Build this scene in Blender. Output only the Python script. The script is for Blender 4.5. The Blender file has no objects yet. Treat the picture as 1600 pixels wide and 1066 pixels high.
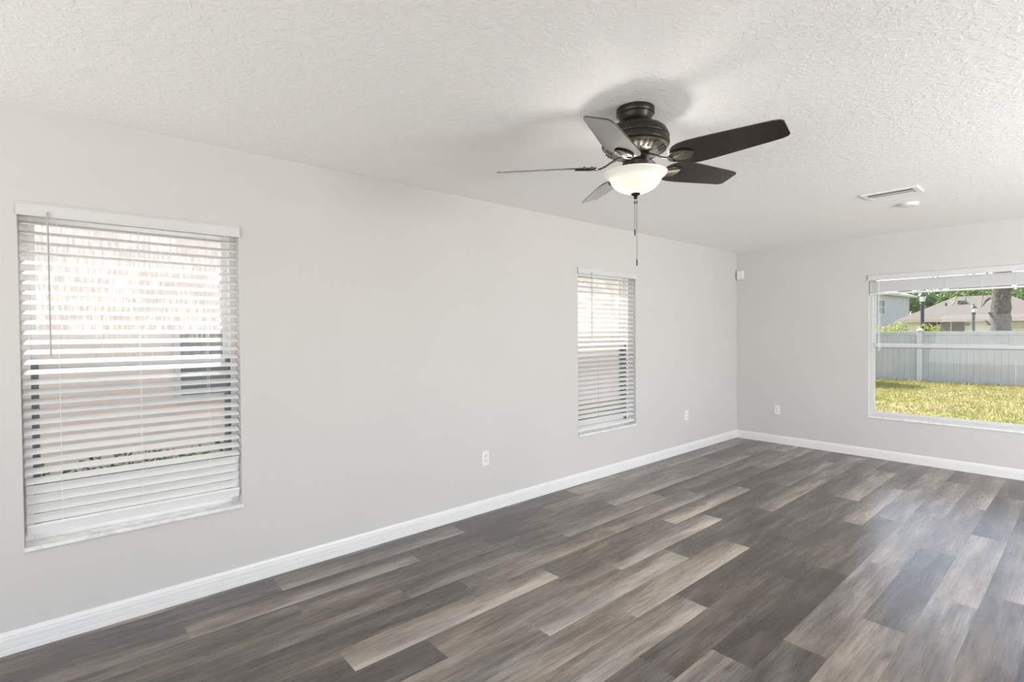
import bpy, bmesh, math, random
from mathutils import Vector, Matrix, noise as mnoise

sc = bpy.context.scene
COL = sc.collection
PI = math.pi
rad = math.radians

# ------------------------------------------------------------------ camera
CAM = Vector((3.1727, 0.0, 1.4126))
yaw, pitch, roll = rad(49.041), rad(-0.961), rad(-0.407)
f_ = Vector((-math.sin(yaw) * math.cos(pitch), math.cos(yaw) * math.cos(pitch), math.sin(pitch)))
r_ = Vector((math.cos(yaw), math.sin(yaw), 0))
u_ = r_.cross(f_)
rr = math.cos(roll) * r_ + math.sin(roll) * u_
uu = -math.sin(roll) * r_ + math.cos(roll) * u_
cd = bpy.data.cameras.new('camera')
cd.sensor_width = 36.0
cd.lens = 36.0 * 800.0 / 1600.0
cd.clip_start = 0.02
cd.clip_end = 500
cam = bpy.data.objects.new('camera', cd)
m3 = Matrix((rr, uu, -f_)).transposed()
cam.matrix_world = Matrix.Translation(CAM) @ m3.to_4x4()
COL.objects.link(cam)
sc.camera = cam

# ------------------------------------------------------------------ colour management and light
sc.view_settings.view_transform = 'Standard'
sc.view_settings.look = 'None'
sc.view_settings.gamma = 1.0
sc.view_settings.use_curve_mapping = False
sc.view_settings.exposure = 0.0
sc.cycles.use_denoising = True
sc.cycles.max_bounces = 10
sc.cycles.diffuse_bounces = 6
sc.cycles.glossy_bounces = 4
sc.cycles.transparent_max_bounces = 24
sc.cycles.caustics_reflective = False
sc.cycles.caustics_refractive = False
sc.cycles.sample_clamp_indirect = 6.0

SUN = Vector((-1.0, 0.30, 1.2)).normalized()      # direction towards the sun
SKY_STRENGTH = 0.72
SUN_STRENGTH = 12.0
FILL_DOOR_W, FILL_BACK_W, FILL_SIDE_W = 22.0, 142.0, 290.0
BULB_W = 2.8

world = bpy.data.worlds.new('sky')
sc.world = world
world.use_nodes = True
wn = world.node_tree
wn.nodes.clear()
sky = wn.nodes.new('ShaderNodeTexSky')
sky.sky_type = 'NISHITA'
sky.sun_disc = False
sky.sun_elevation = math.asin(SUN.z)
sky.sun_rotation = math.atan2(SUN.x, SUN.y)
sky.air_density = 1.0
sky.dust_density = 2.5
haze_mix = wn.nodes.new('ShaderNodeMix')          # bright hazy air: pull the blue towards white
haze_mix.data_type = 'RGBA'
haze_mix.inputs[0].default_value = 0.55
haze_mix.inputs[7].default_value = (2.3, 2.25, 2.2, 1)
bg = wn.nodes.new('ShaderNodeBackground')
bg.inputs['Strength'].default_value = SKY_STRENGTH
wo = wn.nodes.new('ShaderNodeOutputWorld')
wn.links.new(sky.outputs[0], haze_mix.inputs[6])
wn.links.new(haze_mix.outputs[2], bg.inputs[0])
wn.links.new(bg.outputs[0], wo.inputs[0])

sd = bpy.data.lights.new('sun', 'SUN')
sd.energy = SUN_STRENGTH
sd.angle = rad(0.6)
sd.color = (1.0, 0.95, 0.87)
so = bpy.data.objects.new('sun', sd)
so.rotation_euler = SUN.to_track_quat('Z', 'Y').to_euler()
so.location = (-6, 10, 12)
COL.objects.link(so)


def area(name, loc, direction, sx, sy, watts, color=(1, 1, 1), portal=False):
    d = bpy.data.lights.new(name, 'AREA')
    d.shape = 'RECTANGLE'
    d.size, d.size_y = sx, sy
    d.energy = watts
    d.color = color
    if portal:
        d.cycles.is_portal = True
    o = bpy.data.objects.new(name, d)
    o.location = loc
    o.rotation_euler = (-Vector(direction)).to_track_quat('Z', 'Y').to_euler()
    COL.objects.link(o)
    return o


# fill lamps added out of view, behind a made-up door and two openings
area('added_fill_door', (6.4, 0.3, 1.1), (-1, 0, 1.5), 3.0, 2.1, FILL_DOOR_W, (0.955, 0.98, 1.02))
area('added_fill_back', (2.6, -2.95, 1.2), (0, 1, 1.5), 4.4, 2.1, FILL_BACK_W, (0.955, 0.98, 1.02))
area('added_fill_side', (6.4, 3.5, 1.1), (-1, 0.65, 0.58), 2.2, 2.1, FILL_SIDE_W, (0.955, 0.98, 1.02))
area('sky_portal', (2.29, 6.93, 1.23), (0, -1, 0), 1.62, 1.55, 1, portal=True)

# ------------------------------------------------------------------ node helpers
MATS = {}


def new_mat(name):
    m = bpy.data.materials.new(name)
    m.use_nodes = True
    nt = m.node_tree
    b = nt.nodes['Principled BSDF']
    MATS[name] = m
    return m, nt, b


def N(nt, t, **kw):
    n = nt.nodes.new(t)
    for k, v in kw.items():
        if k in n.inputs:
            n.inputs[k].default_value = v
        else:
            setattr(n, k, v)
    return n


def L(nt, a, b):
    nt.links.new(a, b)


def ramp(nt, stops, interp='LINEAR'):
    n = nt.nodes.new('ShaderNodeValToRGB')
    n.color_ramp.interpolation = interp
    el = n.color_ramp.elements
    while len(el) < len(stops):
        el.new(0.5)
    for e, (p, c) in zip(el, stops):
        e.position = p
        e.color = (c[0], c[1], c[2], 1) if not isinstance(c, (int, float)) else (c, c, c, 1)
    return n


def mix(nt, fac, a, b, blend='MIX'):
    n = nt.nodes.new('ShaderNodeMix')
    n.data_type = 'RGBA'
    n.blend_type = blend
    for sock, val in ((0, fac), (6, a), (7, b)):
        if hasattr(val, 'links') or hasattr(val, 'is_linked'):
            nt.links.new(val, n.inputs[sock])
        elif isinstance(val, (int, float)):
            n.inputs[sock].default_value = val if sock == 0 else (val, val, val, 1)
        else:
            n.inputs[sock].default_value = (*val, 1)
    return n.outputs[2]


def math_n(nt, op, a, b=0.0, clamp=False):
    n = nt.nodes.new('ShaderNodeMath')
    n.operation = op
    n.use_clamp = clamp
    for i, v in enumerate((a, b)):
        if isinstance(v, (int, float)):
            n.inputs[i].default_value = v
        else:
            nt.links.new(v, n.inputs[i])
    return n.outputs[0]


def flat(name, col, rough=0.5, metal=0.0, var=0.04, scale=12.0, bump=0.0, bscale=200.0, coat=0.0, spec=0.5):
    m, nt, b = new_mat(name)
    tc = N(nt, 'ShaderNodeTexCoord')
    nz = N(nt, 'ShaderNodeTexNoise', Scale=scale, Detail=4.0)
    L(nt, tc.outputs['Object'], nz.inputs['Vector'])
    lo = tuple(max(0, c * (1 - var)) for c in col)
    hi = tuple(min(1, c * (1 + var)) for c in col)
    rp = ramp(nt, [(0.3, lo), (0.7, hi)])
    L(nt, nz.outputs['Fac'], rp.inputs[0])
    L(nt, rp.outputs[0], b.inputs['Base Color'])
    b.inputs['Roughness'].default_value = rough
    b.inputs['Metallic'].default_value = metal
    b.inputs['Coat Weight'].default_value = coat
    b.inputs['Specular IOR Level'].default_value = spec
    if bump > 0:
        n2 = N(nt, 'ShaderNodeTexNoise', Scale=bscale, Detail=3.0)
        L(nt, tc.outputs['Object'], n2.inputs['Vector'])
        bp = N(nt, 'ShaderNodeBump', Strength=bump, Distance=0.002)
        L(nt, n2.outputs['Fac'], bp.inputs['Height'])
        L(nt, bp.outputs[0], b.inputs['Normal'])
    return m


# ------------------------------------------------------------------ materials
flat('wall_paint', (0.585, 0.568, 0.553), 0.55, var=0.012, scale=1.5, bump=0.25, bscale=90, spec=0.3)
flat('trim_paint', (0.76, 0.75, 0.74), 0.35, var=0.01)
flat('valance_white', (0.62, 0.615, 0.61), 0.4, var=0.01)
flat('blind_white', (0.78, 0.78, 0.775), 0.4, var=0.01)
flat('plastic_white', (0.76, 0.755, 0.74), 0.35, var=0.01)
flat('receptacle_white', (0.72, 0.71, 0.68), 0.35, var=0.01)
flat('slot_dark', (0.03, 0.03, 0.03), 0.6)
flat('aluminium_white', (0.80, 0.80, 0.80), 0.4, var=0.02)
flat('aluminium_frame', (0.60, 0.60, 0.60), 0.4, var=0.02)
flat('aluminium_shaded', (0.20, 0.21, 0.22), 0.45, var=0.05)  # darker copy of the white frame metal, shade put into the colour
flat('aluminium_mid', (0.55, 0.55, 0.55), 0.4, var=0.04)
flat('cord_white', (0.80, 0.79, 0.76), 0.7)
flat('cord_grey', (0.42, 0.42, 0.41), 0.6)
flat('bronze', (0.034, 0.029, 0.024), 0.38, metal=0.6, var=0.25, scale=30)
flat('bronze_light', (0.30, 0.27, 0.22), 0.30, metal=0.9, var=0.25, scale=40)
flat('chain_metal', (0.16, 0.145, 0.12), 0.35, metal=0.9)
flat('vent_white', (0.82, 0.81, 0.79), 0.4)
flat('louver_shaded', (0.50, 0.49, 0.47), 0.45)  # white vent paint darkened; the shade on the louver is in the colour
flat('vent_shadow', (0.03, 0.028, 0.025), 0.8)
flat('vinyl_fence', (0.44, 0.45, 0.47), 0.6, var=0.07, scale=3.0)
flat('vinyl_post', (0.56, 0.57, 0.60), 0.55, var=0.04, scale=3.0)
flat('stucco_pink', (0.76, 0.62, 0.54), 0.85, var=0.06, scale=2.5, bump=0.5, bscale=60)
flat('stucco_white', (0.56, 0.55, 0.53), 0.85, var=0.03, scale=2.0)
flat('stucco_grey', (0.40, 0.41, 0.435), 0.85, var=0.04, scale=1.0)
flat('window_dark', (0.10, 0.11, 0.12), 0.12)
flat('window_grey', (0.20, 0.215, 0.22), 0.25, var=0.15, scale=1.0)
flat('window_tan', (0.36, 0.33, 0.22), 0.4)
flat('porch_dark', (0.055, 0.04, 0.035), 0.5, var=0.3, scale=1.2)
flat('lamp_black', (0.03, 0.035, 0.04), 0.4)
flat('lamp_glass', (0.85, 0.85, 0.82), 0.3)
flat('fascia', (0.42, 0.37, 0.32), 0.7)
flat('stone_sill_base', (0.74, 0.73, 0.71), 0.25, var=0.02)


def m_ceiling():
    m, nt, b = new_mat('ceiling_texture')
    tc = N(nt, 'ShaderNodeTexCoord')
    n1 = N(nt, 'ShaderNodeTexNoise', Scale=30.0, Detail=5.0, Roughness=0.6, Distortion=0.8)
    L(nt, tc.outputs['Object'], n1.inputs['Vector'])
    r1 = ramp(nt, [(0.46, 0.0), (0.60, 1.0)])
    L(nt, n1.outputs['Fac'], r1.inputs[0])
    n2 = N(nt, 'ShaderNodeTexNoise', Scale=120.0, Detail=3.0)
    L(nt, tc.outputs['Object'], n2.inputs['Vector'])
    h = math_n(nt, 'ADD', r1.outputs[0], math_n(nt, 'MULTIPLY', n2.outputs['Fac'], 0.25))
    bp = N(nt, 'ShaderNodeBump', Strength=0.36, Distance=0.004)
    L(nt, h, bp.inputs['Height'])
    L(nt, bp.outputs[0], b.inputs['Normal'])
    b.inputs['Base Color'].default_value = (0.93, 0.92, 0.915, 1)
    b.inputs['Roughness'].default_value = 0.7
    b.inputs['Specular IOR Level'].default_value = 0.3


m_ceiling()


def m_floor():
    m, nt, b = new_mat('plank_vinyl')
    uv = N(nt, 'ShaderNodeUVMap')
    uv.uv_map = 'plank'
    at = N(nt, 'ShaderNodeAttribute')
    at.attribute_name = 'tone'
    sep = N(nt, 'ShaderNodeSeparateColor')
    L(nt, at.outputs['Color'], sep.inputs[0])
    tone, seed, grad = sep.outputs[0], sep.outputs[1], sep.outputs[2]
    su = N(nt, 'ShaderNodeSeparateXYZ')
    L(nt, uv.outputs[0], su.inputs[0])
    U, V = su.outputs[0], su.outputs[1]          # metres across, metres along
    seedoff = math_n(nt, 'MULTIPLY', seed, 91.0)

    def coords(ku, kv):
        c = N(nt, 'ShaderNodeCombineXYZ')
        L(nt, math_n(nt, 'ADD', math_n(nt, 'MULTIPLY', U, ku), seedoff), c.inputs[0])
        L(nt, math_n(nt, 'ADD', math_n(nt, 'MULTIPLY', V, kv), math_n(nt, 'MULTIPLY', seed, 37.0)), c.inputs[1])
        L(nt, math_n(nt, 'MULTIPLY', seed, 13.0), c.inputs[2])
        return c.outputs[0]
    big = N(nt, 'ShaderNodeTexNoise', Scale=1.0, Detail=3.0, Roughness=0.55, Distortion=0.25)
    L(nt, coords(13.0, 1.9), big.inputs['Vector'])
    streak = N(nt, 'ShaderNodeTexNoise', Scale=1.0, Detail=6.0, Roughness=0.68, Distortion=0.15)
    L(nt, coords(105.0, 2.6), streak.inputs['Vector'])
    fine = N(nt, 'ShaderNodeTexNoise', Scale=1.0, Detail=4.0, Roughness=0.7)
    L(nt, coords(330.0, 11.0), fine.inputs['Vector'])
    # tone along + across the plank
    acr = math_n(nt, 'MULTIPLY', math_n(nt, 'SUBTRACT', math_n(nt, 'MULTIPLY', U, 1 / 0.1818), 0.5),
                 math_n(nt, 'MULTIPLY', math_n(nt, 'SUBTRACT', grad, 0.5), 1.1))
    t = math_n(nt, 'ADD', tone, acr)
    t = math_n(nt, 'ADD', t, math_n(nt, 'MULTIPLY', math_n(nt, 'SUBTRACT', big.outputs['Fac'], 0.5), 0.95))
    t = math_n(nt, 'ADD', t, math_n(nt, 'MULTIPLY', math_n(nt, 'SUBTRACT', streak.outputs['Fac'], 0.5), 0.70))
    t = math_n(nt, 'ADD', t, math_n(nt, 'MULTIPLY', math_n(nt, 'SUBTRACT', fine.outputs['Fac'], 0.5), 0.30))
    rp = ramp(nt, [(0.0, (0.045, 0.039, 0.034)), (0.26, (0.094, 0.081, 0.072)), (0.5, (0.19, 0.167, 0.148)),
                   (0.74, (0.345, 0.312, 0.277)), (1.0, (0.54, 0.50, 0.45))])
    L(nt, t, rp.inputs[0])
    # warm/grey drift
    hue = N(nt, 'ShaderNodeTexNoise', Scale=1.0, Detail=1.0)
    L(nt, coords(9.0, 1.1), hue.inputs['Vector'])
    hr = ramp(nt, [(0.35, (0.99, 0.98, 1.0)), (0.68, (1.10, 1.0, 0.89))])
    L(nt, hue.outputs['Fac'], hr.inputs[0])
    col = mix(nt, 1.0, rp.outputs[0], hr.outputs[0], 'MULTIPLY')
    # sparse knots
    vo = N(nt, 'ShaderNodeTexVoronoi', Scale=1.0, Randomness=1.0)
    L(nt, coords(9.0, 2.6), vo.inputs['Vector'])
    kr = ramp(nt, [(0.04, 1.0), (0.20, 0.0)])
    L(nt, vo.outputs['Distance'], kr.inputs[0])
    sel = N(nt, 'ShaderNodeSeparateColor')
    L(nt, vo.outputs['Color'], sel.inputs[0])
    km = math_n(nt, 'MULTIPLY', kr.outputs[0], math_n(nt, 'GREATER_THAN', sel.outputs[0], 0.62))
    kf = math_n(nt, 'MULTIPLY', km, 0.7)
    col = mix(nt, kf, col, (0.05, 0.040, 0.034))
    # bevelled seams
    eu = math_n(nt, 'MINIMUM', U, math_n(nt, 'SUBTRACT', 0.1818, U))
    ed = math_n(nt, 'LESS_THAN', eu, 0.0011)
    col = mix(nt, math_n(nt, 'MULTIPLY', ed, 0.45), col, (0.05, 0.045, 0.04))
    L(nt, col, b.inputs['Base Color'])
    rr_ = ramp(nt, [(0.3, 0.25), (0.7, 0.34)])
    L(nt, fine.outputs['Fac'], rr_.inputs[0])
    L(nt, rr_.outputs[0], b.inputs['Roughness'])
    b.inputs['Specular IOR Level'].default_value = 0.8
    bp = N(nt, 'ShaderNodeBump', Strength=0.03, Distance=0.0012)
    L(nt, fine.outputs['Fac'], bp.inputs['Height'])
    L(nt, bp.outputs[0], b.inputs['Normal'])


m_floor()


def m_glass(name, tint=(1, 1, 1), haze=0.0, streak=0.0):
    """thin pane: clear + mirror by Fresnel + dried-on haze that scatters light"""
    m = bpy.data.materials.new(name)
    m.use_nodes = True
    MATS[name] = m
    nt = m.node_tree
    nt.nodes.clear()
    out = N(nt, 'ShaderNodeOutputMaterial')
    tr = N(nt, 'ShaderNodeBsdfTransparent')
    tr.inputs[0].default_value = (*tint, 1)
    gl = N(nt, 'ShaderNodeBsdfGlossy', Roughness=0.02)
    fr = N(nt, 'ShaderNodeFresnel', IOR=1.45)
    mx = N(nt, 'ShaderNodeMixShader')
    L(nt, math_n(nt, 'MULTIPLY', fr.outputs[0], 0.3), mx.inputs[0])
    L(nt, tr.outputs[0], mx.inputs[1])
    L(nt, gl.outputs[0], mx.inputs[2])
    if haze > 0 or streak > 0:
        tl = N(nt, 'ShaderNodeBsdfTranslucent')
        tl.inputs[0].default_value = (0.95, 0.95, 0.95, 1)
        tc = N(nt, 'ShaderNodeTexCoord')
        mp = N(nt, 'ShaderNodeMapping')
        mp.inputs['Scale'].default_value = (1.0, 1.0, 0.16)
        L(nt, tc.outputs['Object'], mp.inputs[0])
        nz = N(nt, 'ShaderNodeTexNoise', Scale=85.0, Detail=4.0, Roughness=0.65)
        L(nt, mp.outputs[0], nz.inputs['Vector'])
        big = N(nt, 'ShaderNodeTexNoise', Scale=5.0, Detail=2.0)
        L(nt, tc.outputs['Object'], big.inputs['Vector'])
        s = math_n(nt, 'MULTIPLY', ramp_out(nt, nz.outputs['Fac'], [(0.42, 0.0), (0.62, 1.0)]), streak)
        s = math_n(nt, 'MULTIPLY', s, ramp_out(nt, big.outputs['Fac'], [(0.35, 0.25), (0.6, 1.0)]))
        f = math_n(nt, 'ADD', s, haze, clamp=True)
        m2 = N(nt, 'ShaderNodeMixShader')
        L(nt, f, m2.inputs[0])
        L(nt, mx.outputs[0], m2.inputs[1])
        L(nt, tl.outputs[0], m2.inputs[2])
        L(nt, m2.outputs[0], out.inputs[0])
    else:
        L(nt, mx.outputs[0], out.inputs[0])
    return m


def ramp_out(nt, sock, stops):
    r = ramp(nt, stops)
    L(nt, sock, r.inputs[0])
    return r.outputs[0]


m_glass('glass_clear', (0.97, 0.98, 0.98))
m_glass('glass_streaked', (0.97, 0.98, 0.98), haze=0.03, streak=0.17)
m_glass('glass_hazy', (0.96, 0.97, 0.97), haze=0.012, streak=0.02)


def m_marble():
    m, nt, b = new_mat('marble_sill')
    tc = N(nt, 'ShaderNodeTexCoord')
    n1 = N(nt, 'ShaderNodeTexNoise', Scale=9.0, Detail=6.0, Distortion=1.5)
    L(nt, tc.outputs['Object'], n1.inputs['Vector'])
    L(nt, ramp_out(nt, n1.outputs['Fac'], [(0.35, (0.66, 0.65, 0.63)), (0.55, (0.82, 0.81, 0.79))]), b.inputs['Base Color'])
    b.inputs['Roughness'].default_value = 0.22


m_marble()


def m_blade():
    m, nt, b = new_mat('blade_espresso')
    tc = N(nt, 'ShaderNodeTexCoord')
    mp = N(nt, 'ShaderNodeMapping')
    mp.inputs['Scale'].default_value = (2.0, 30.0, 30.0)
    L(nt, tc.outputs['Object'], mp.inputs[0])
    n1 = N(nt, 'ShaderNodeTexNoise', Scale=3.0, Detail=5.0, Distortion=0.6)
    L(nt, mp.outputs[0], n1.inputs['Vector'])
    L(nt, ramp_out(nt, n1.outputs['Fac'], [(0.3, (0.010, 0.0075, 0.0065)), (0.7, (0.028, 0.020, 0.016))]), b.inputs['Base Color'])
    b.inputs['Roughness'].default_value = 0.26
    b.inputs['Coat Weight'].default_value = 1.0
    b.inputs['Coat Roughness'].default_value = 0.2


m_blade()


def m_bowl():
    m = bpy.data.materials.new('frosted_glass_lit')
    m.use_nodes = True
    MATS[m.name] = m
    nt = m.node_tree
    b = nt.nodes['Principled BSDF']
    b.inputs['Base Color'].default_value = (0.92, 0.92, 0.90, 1)
    b.inputs['Roughness'].default_value = 0.25
    tl = N(nt, 'ShaderNodeBsdfTranslucent')
    tl.inputs[0].default_value = (0.95, 0.94, 0.90, 1)
    mx = N(nt, 'ShaderNodeMixShader', Fac=0.5)
    L(nt, b.outputs[0], mx.inputs[1])
    L(nt, tl.outputs[0], mx.inputs[2])
    L(nt, mx.outputs[0], nt.nodes['Material Output'].inputs[0])


m_bowl()


def m_leaf(name, c1, c2, rough=0.6):
    m = bpy.data.materials.new(name)
    m.use_nodes = True
    MATS[name] = m
    nt = m.node_tree
    b = nt.nodes['Principled BSDF']
    tc = N(nt, 'ShaderNodeTexCoord')
    n1 = N(nt, 'ShaderNodeTexNoise', Scale=3.0, Detail=4.0)
    L(nt, tc.outputs['Object'], n1.inputs['Vector'])
    c = ramp_out(nt, n1.outputs['Fac'], [(0.35, c1), (0.65, c2)])
    L(nt, c, b.inputs['Base Color'])
    b.inputs['Roughness'].default_value = rough
    tl = N(nt, 'ShaderNodeBsdfTranslucent')
    L(nt, c, tl.inputs[0])
    mx = N(nt, 'ShaderNodeMixShader', Fac=0.4)
    L(nt, b.outputs[0], mx.inputs[1])
    L(nt, tl.outputs[0], mx.inputs[2])
    L(nt, mx.outputs[0], nt.nodes['Material Output'].inputs[0])


m_leaf('leaf_green', (0.08, 0.14, 0.045), (0.20, 0.28, 0.10))
m_leaf('leaf_dark', (0.07, 0.13, 0.05), (0.18, 0.27, 0.10))
m_leaf('leaf_yellow', (0.18, 0.25, 0.05), (0.42, 0.42, 0.11))
m_leaf('leaf_palm', (0.16, 0.22, 0.08), (0.34, 0.38, 0.16))
m_leaf('grass_blade', (0.22, 0.24, 0.065), (0.42, 0.36, 0.16))


def m_lawn():
    m, nt, b = new_mat('lawn_ground')
    tc = N(nt, 'ShaderNodeTexCoord')
    n1 = N(nt, 'ShaderNodeTexNoise', Scale=0.55, Detail=5.0, Roughness=0.65)
    L(nt, tc.outputs['Object'], n1.inputs['Vector'])
    n2 = N(nt, 'ShaderNodeTexNoise', Scale=9.0, Detail=5.0, Roughness=0.75)
    L(nt, tc.outputs['Object'], n2.inputs['Vector'])
    a = ramp_out(nt, n1.outputs['Fac'], [(0.36, (0.17, 0.20, 0.055)), (0.48, (0.31, 0.285, 0.11)), (0.62, (0.34, 0.27, 0.17))])
    c = mix(nt, 1.0, a, ramp_out(nt, n2.outputs['Fac'], [(0.3, 0.55), (0.7, 1.35)]), 'MULTIPLY')
    L(nt, c, b.inputs['Base Color'])
    b.inputs['Roughness'].default_value = 0.9
    bp = N(nt, 'ShaderNodeBump', Strength=0.8, Distance=0.06)
    L(nt, n2.outputs['Fac'], bp.inputs['Height'])
    L(nt, bp.outputs[0], b.inputs['Normal'])


m_lawn()


def m_shingle(name, c1, c2):
    m, nt, b = new_mat(name)
    tc = N(nt, 'ShaderNodeTexCoord')
    br = N(nt, 'ShaderNodeTexNoise', Scale=7.0, Detail=5.0, Roughness=0.8)
    L(nt, tc.outputs['Object'], br.inputs['Vector'])
    wv = N(nt, 'ShaderNodeTexWave', Scale=1.8, Distortion=1.5, Detail=2.0)
    wv.bands_direction = 'Z'
    L(nt, tc.outputs['Object'], wv.inputs['Vector'])
    c = ramp_out(nt, br.outputs['Fac'], [(0.3, c1), (0.7, c2)])
    c = mix(nt, 1.0, c, ramp_out(nt, wv.outputs['Fac'], [(0.0, 0.88), (0.5, 1.0)]), 'MULTIPLY')
    L(nt, c, b.inputs['Base Color'])
    b.inputs['Roughness'].default_value = 0.9


m_shingle('shingle_tan', (0.085, 0.073, 0.065), (0.135, 0.117, 0.105))
m_shingle('shingle_grey', (0.45, 0.43, 0.42), (0.55, 0.53, 0.52))


def m_bark():
    m, nt, b = new_mat('palm_bark')
    tc = N(nt, 'ShaderNodeTexCoord')
    vo = N(nt, 'ShaderNodeTexVoronoi', Scale=14.0)
    L(nt, tc.outputs['Object'], vo.inputs['Vector'])
    n1 = N(nt, 'ShaderNodeTexNoise', Scale=14.0, Detail=5.0)
    L(nt, tc.outputs['Object'], n1.inputs['Vector'])
    c = ramp_out(nt, n1.outputs['Fac'], [(0.3, (0.05, 0.045, 0.042)), (0.7, (0.15, 0.132, 0.12))])
    L(nt, c, b.inputs['Base Color'])
    bp = N(nt, 'ShaderNodeBump', Strength=0.5, Distance=0.03)
    L(nt, vo.outputs['Distance'], bp.inputs['Height'])
    L(nt, bp.outputs[0], b.inputs['Normal'])
    b.inputs['Roughness'].default_value = 0.9


m_bark()


# ------------------------------------------------------------------ geometry helpers
class MB:
    """collects shapes in one mesh; xf maps local (a,b,c) to world"""

    def __init__(s, xf=None):
        s.v, s.f, s.sm, s.mi = [], [], [], []
        s.cur = 0
        s.xf = xf or (lambda p: p)

    def add(s, vs, fs, smooth=False):
        o = len(s.v)
        s.v += [tuple(s.xf(tuple(p))) for p in vs]
        s.f += [tuple(i + o for i in f) for f in fs]
        s.sm += [smooth] * len(fs)
        s.mi += [s.cur] * len(fs)
        return s

    def box(s, a0, a1, b0, b1, c0, c1):
        vs = [(a, b, c) for c in (c0, c1) for b in (b0, b1) for a in (a0, a1)]
        return s.add(vs, [(0, 2, 3, 1), (4, 5, 7, 6), (0, 1, 5, 4), (2, 6, 7, 3), (0, 4, 6, 2), (1, 3, 7, 5)])

    def extrude(s, prof, a0, a1, smooth=False):
        """closed profile [(b,c)] swept along the first axis"""
        n = len(prof)
        vs = [(a0, b, c) for b, c in prof] + [(a1, b, c) for b, c in prof]
        fs = [(i, (i + 1) % n, n + (i + 1) % n, n + i) for i in range(n)]
        fs += [tuple(range(n))[::-1], tuple(range(n, 2 * n))]
        return s.add(vs, fs, smooth)

    def tube(s, pts, r, seg=8, caps=True):
        pts = [Vector(p) for p in pts]
        rs = r if isinstance(r, (list, tuple)) else [r] * len(pts)
        vs, fs = [], []
        up = Vector((0, 0, 1))
        for i, p in enumerate(pts):
            d = (pts[min(i + 1, len(pts) - 1)] - pts[max(i - 1, 0)]).normalized()
            ref = up if abs(d.dot(up)) < 0.9 else Vector((1, 0, 0))
            e1 = d.cross(ref).normalized()
            e2 = d.cross(e1)
            for k in range(seg):
                a = 2 * PI * k / seg
                vs.append(p + rs[i] * (math.cos(a) * e1 + math.sin(a) * e2))
        for i in range(len(pts) - 1):
            for k in range(seg):
                k2 = (k + 1) % seg
                fs.append((i * seg + k, i * seg + k2, (i + 1) * seg + k2, (i + 1) * seg + k))
        if caps:
            fs.append(tuple(range(seg))[::-1])
            fs.append(tuple(range((len(pts) - 1) * seg, len(pts) * seg)))
        return s.add(vs, fs, True)

    def lathe(s, prof, cx=0, cy=0, seg=48, cap0=True, cap1=True):
        vs, fs = [], []
        for r, z in prof:
            for k in range(seg):
                a = 2 * PI * k / seg
                vs.append((cx + r * math.cos(a), cy + r * math.sin(a), z))
        for i in range(len(prof) - 1):
            for k in range(seg):
                k2 = (k + 1) % seg
                fs.append((i * seg + k, i * seg + k2, (i + 1) * seg + k2, (i + 1) * seg + k))
        if cap0:
            fs.append(tuple(range(seg))[::-1])
        if cap1:
            fs.append(tuple(range((len(prof) - 1) * seg, len(prof) * seg)))
        return s.add(vs, fs, True)

    def sphere(s, c, r, seg=12, rings=8):
        prof = [(max(r * math.sin(PI * i / rings), 1e-4), c[2] - r * math.cos(PI * i / rings)) for i in range(rings + 1)]
        return s.lathe(prof, c[0], c[1], seg)

    def build(s, name, mat, parent=None, bevel=0.0, origin=None, recalc=True, bseg=2):
        me = bpy.data.meshes.new(name)
        org = Vector(origin) if origin is not None else (parent_loc(parent) if parent else Vector((0, 0, 0)))
        me.from_pydata([Vector(p) - org for p in s.v], [], s.f)
        me.polygons.foreach_set('use_smooth', s.sm)
        if recalc:
            bm = bmesh.new()
            bm.from_mesh(me)
            bmesh.ops.recalc_face_normals(bm, faces=bm.faces)
            bm.to_mesh(me)
            bm.free()
        for q in (mat if isinstance(mat, tuple) else (mat,)):
            me.materials.append(MATS[q])
        if any(s.mi):
            me.polygons.foreach_set('material_index', s.mi)
        me.update()
        if any(s.sm):
            try:
                me.set_sharp_from_angle(angle=rad(38))
            except Exception:
                pass
        o = bpy.data.objects.new(name, me)
        COL.objects.link(o)
        if parent:
            o.parent = parent
            o.location = org - parent_loc(parent)
        else:
            o.location = org
        if bevel > 0:
            md = o.modifiers.new('bevel', 'BEVEL')
            md.width = bevel
            md.segments = bseg
            md.limit_method = 'ANGLE'
            md.angle_limit = rad(40)
        return o


def parent_loc(o):
    v = Vector((0, 0, 0))
    while o is not None:
        v += o.location
        o = o.parent
    return v


def tag(o, label=None, cat=None, group=None, kind=None):
    if label:
        o['label'] = label
    if cat:
        o['category'] = cat
    if group:
        o['group'] = group
    if kind:
        o['kind'] = kind
    return o


def empty(name, loc, label=None, cat=None, group=None, kind=None):
    o = bpy.data.objects.new(name, None)
    o.empty_display_size = 0.05
    o.location = loc
    COL.objects.link(o)
    return tag(o, label, cat, group, kind)


# wall frames: local (u along the wall, v outwards through the wall, w up)
def xf_left(p):
    return (-p[1], p[0], p[2])


def xf_end(p):
    return (p[0], 6.7 + p[1], p[2])


H = 2.44
XR, YB, YE = 6.0, -2.6, 6.7
T = 0.2
WA = (-0.162, 0.732, 0.455, 2.005)
WB = (3.560, 4.455, 0.455, 2.005)
WE = (1.478, 3.10, 0.455, 2.005)


# ------------------------------------------------------------------ room shell
def wall(name, xf, u0, u1, holes, label, zt=H + 0.1):
    b = MB(xf)
    xs = u0
    for (h0, h1, z0, z1) in sorted(holes):
        b.box(xs, h0, 0, T, -0.1, zt)
        if z0 > -0.05:
            b.box(h0, h1, 0, T, -0.1, z0 - 0.014 if z0 > 0.1 else z0)
        b.box(h0, h1, 0, T, z1, zt)
        xs = h1
    b.box(xs, u1, 0, T, -0.1, zt)
    o = b.build(name, 'wall_paint')
    tag(o, label, kind='structure')
    return o


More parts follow.
